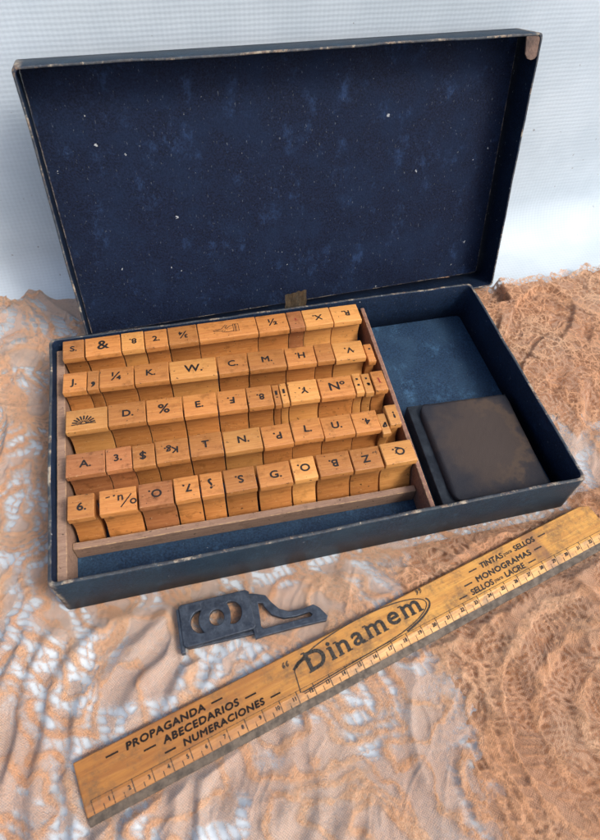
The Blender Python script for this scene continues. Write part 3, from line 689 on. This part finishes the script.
bmesh.ops.recalc_face_normals(bm, faces=bm.faces)
g_ = from_bm('graduation', bm, M_inkf, rul)
for i in range(1, ncell+1):
    o = text('numeral', str(i), .25, (.32+i*CELL-.17, .55, bev_z(.55)+.004), 0, M_inkf, rul, 0, dbl=.012, sx=.9)
    o.rotation_euler = (ang, 0, 0)
# printed words
zz = zt+.003
def line(s, xc, yc, size, mat, wl=.55, gap=.30, halfw=None, shear=.12):
    o = text('lettering', s, size, (xc, yc, zz), 0, mat, rul, 0, dbl=.022, shear=shear, sx=1.2, space=1.1)
    hw = max(v_.co.x for v_ in o.data.vertices)/S
    for a_, b_ in ((-hw-gap-wl, -hw-gap), (hw+gap, hw+gap+wl)): strokes('dash_mark', [[(a_, 0), (b_, 0)]], .075, zz, mat, rul, (xc, yc))
    return o
line('PROPAGANDA', 4.0, 2.06, .425, M_inkb)
line('ABECEDARIOS', 5.5, 1.58, .425, M_inkb)
line('NUMERACIONES', 6.4, 1.10, .40, M_inkb, .5)
def line2(a, b, xc, yc):
    o1 = text('lettering', a, .40, (xc-.25, yc, zz), 0, M_inkf, rul, .0, dbl=.018, shear=.1, sx=1.1, align='RIGHT')
    o2 = text('lettering', 'para', .27, (xc+.10, yc, zz), 0, M_inkf, rul, .006, shear=.1, sx=1.15)
    o3 = text('lettering', b, .40, (xc+.52, yc, zz), 0, M_inkf, rul, .0, dbl=.018, shear=.1, sx=1.1, align='LEFT')
    l = min(v_.co.x for v_ in o1.data.vertices)/S-.25; r = max(v_.co.x for v_ in o3.data.vertices)/S+.52
    for a_, b_ in ((l-.75, l-.25), (r+.25, r+.75)): strokes('dash_mark', [[(a_, 0), (b_, 0)]], .07, zz, M_inkf, rul, (xc, yc))
line2('TINTAS', 'SELLOS', 23.05, 2.02); line('MONOGRAMAS', 22.5, 1.50, .40, M_inkf, .5, .25, shear=.05); line2('SELLOS', 'LACRE', 21.7, 1.05)
# emblem: the name in an oval with a flourish
xx = 10.85; A0 = .03
for ch in 'Dinamem':
    o = text('letter', ch, 1.26, (0, 0, zz+.002), 0, M_inkf, rul, 0, dbl=.030, sx=1.16, align='LEFT')
    o.data.transform(Matrix.Shear('XY', 4, (.10, 0)) if False else Matrix.Identity(4))
    xa_ = min(v_.co.x for v_ in o.data.vertices)/S; xb_ = max(v_.co.x for v_ in o.data.vertices)/S; ya_ = min(v_.co.y for v_ in o.data.vertices)/S; yb_ = max(v_.co.y for v_ in o.data.vertices)/S
    base_y = 1.24+(xx-10.5)*A0; oy = base_y-ya_
    o.location = V(xx-xa_, oy, zz+.002)
    st_ = {'D': [0], 'i': [.5], 'n': [0, 1], 'm': [0, .5, 1], 'a': [1.02], 'e': []}[ch]; wS = .075
    bars_ = [[(xx+wS+(xb_-xa_-2*wS)*k-.15, 0), (xx+wS+(xb_-xa_-2*wS)*k+.15, 0)] for k in st_]
    tops_ = [[(b_[0][0]-.02, yb_-ya_-(.0 if ch != 'i' else .30)), (b_[0][0]+.18, yb_-ya_-(.0 if ch != 'i' else .30))] for b_ in bars_[:1]] if ch != 'a' else []
    if bars_: strokes('serif_mark', bars_+tops_, .07, zz+.003, M_inkf, rul, (0, base_y+.02))
    xx += xb_-xa_+.22
text('lettering', '“', .9, (9.85, 1.85, zz), 0, M_inkf, rul, .02, shear=.1); text('lettering', '”', .9, (17.55, 2.08, zz), 0, M_inkf, rul, .02, shear=.1)
ov = []; ov2 = []
for i in range(41):
    a = math.radians(182-i*(182+62)/40); ov.append((3.75*math.cos(a), .84*math.sin(a)))
ov.append((.8, -.80)); ov += [(-1.5, -.84), (-3.75, -.90), (-3.9, -.86), (-3.75, -.03)]
for i in range(15): a = math.radians(12-i*5); ov2.append((3.92*math.cos(a), .92*math.sin(a)-.02))
strokes('oval_mark', [ov, ov2, [(x, y-.09) for x, y in ov[-6:-2]], [(-3.75, .15), (-3.4, .36), (-3.0, .38), (-2.8, .2)], [(-3.6, .20), (-3.0, .45)]], [.055, .10, .035, .13, .10], zz, M_inkf, rul, (13.9, 1.62), .02)

# ------------------------------------------------------------------ the little casting with three holes
cl = tag(empty('stamp_holder_casting', (0, 0, .34)), 'small dark grey metal casting with three holes and a pointed arm, lying on the lace', 'metal holder')
def curve_plate(name, outer, holes_, z0_, z1_, bev, mat, parent):
    cu = bpy.data.curves.new(name, 'CURVE'); cu.dimensions = '2D'; cu.fill_mode = 'BOTH'; cu.extrude = (z1_-z0_)/2-bev; cu.bevel_depth = bev; cu.bevel_resolution = 2
    for P in [outer]+holes_:
        sp = cu.splines.new('POLY'); sp.points.add(len(P)-1); sp.use_cyclic_u = True
        for k, (x, y) in enumerate(P): sp.points[k].co = (x, y, 0, 1)
    o = bpy.data.objects.new(name, cu); col.objects.link(o); dg = bpy.context.evaluated_depsgraph_get()
    me = bpy.data.meshes.new_from_object(o.evaluated_get(dg)); bpy.data.objects.remove(o); bpy.data.curves.remove(cu)
    for v_ in me.vertices: v_.co = Vector((v_.co.x, v_.co.y, v_.co.z+(z0_+z1_)/2))*S
    me.materials.clear(); me.materials.append(mat); o = bpy.data.objects.new(name, me); col.objects.link(o); o.parent = parent; return o
def arc(cx, cy, rx, ry, a0, a1, n_=20): return [(cx+rx*math.cos(math.radians(a0+(a1-a0)*i/n_)), cy+ry*math.sin(math.radians(a0+(a1-a0)*i/n_))) for i in range(n_+1)]
def cres(cx, cy, rx, ry, side):
    # disc minus the ring round the centre hole
    P = arc(cx, cy, rx, ry, 75, 285, 18) if side < 0 else arc(cx, cy, rx, ry, -115, 115, 18)
    e0, e1 = P[-1], P[0]; bul = .22 if side < 0 else .12
    P += [(e0[0]+(e1[0]-e0[0])*k/7+(side*bul*math.sin(math.pi*k/7)), e0[1]+(e1[1]-e0[1])*k/7) for k in range(1, 7)]
    return P
plt = [(5.62, -1.36), (5.75, -1.30), (8.95, -1.22), (9.08, -1.32), (9.10, -3.05), (9.02, -3.14), (5.78, -3.32), (5.66, -3.24)]
curve_plate('plate', plt, [arc(7.36, -2.24, .40, .44, 0, 342, 19), cres(6.58, -2.28, .54, .60, -1), cres(8.12, -2.16, .52, .60, 1)], .22, .50, .04, M_rubber, cl)
from_bm('flange', bm_box(5.46, 5.66, -3.56, -1.42, .0, .44, .04), M_rubber, cl)
from_bm('flange', bm_box(5.80, 9.06, -3.36, -3.20, .0, .26, .03), M_rubber, cl)
arm = [(9.06, -1.40), (9.24, -1.42), (9.89, -1.65), (10.08, -2.02), (10.43, -2.48), (10.87, -2.72), (11.64, -2.74), (12.16, -2.64), (12.40, -2.84), (12.70, -3.32), (12.60, -3.50), (11.2, -3.50), (9.45, -3.56), (9.06, -3.60), (9.02, -3.2)]
hole = [(9.44, -1.86), (9.74, -1.98), (9.78, -2.20), (10.06, -2.64), (10.58, -2.93), (11.2, -2.97), (11.9, -2.90), (12.05, -3.07), (11.92, -3.20), (10.6, -3.24), (9.50, -3.28), (9.38, -3.1)]
curve_plate('arm', arm, [hole], .10, .36, .035, M_rubber, cl)
strokes('rib', [[(9.06, -3.42), (10.5, -3.33), (12.4, -3.2)]], .06, .362, M_rubber, cl)
bpy.data.objects.remove(bpy.data.objects['rib'])
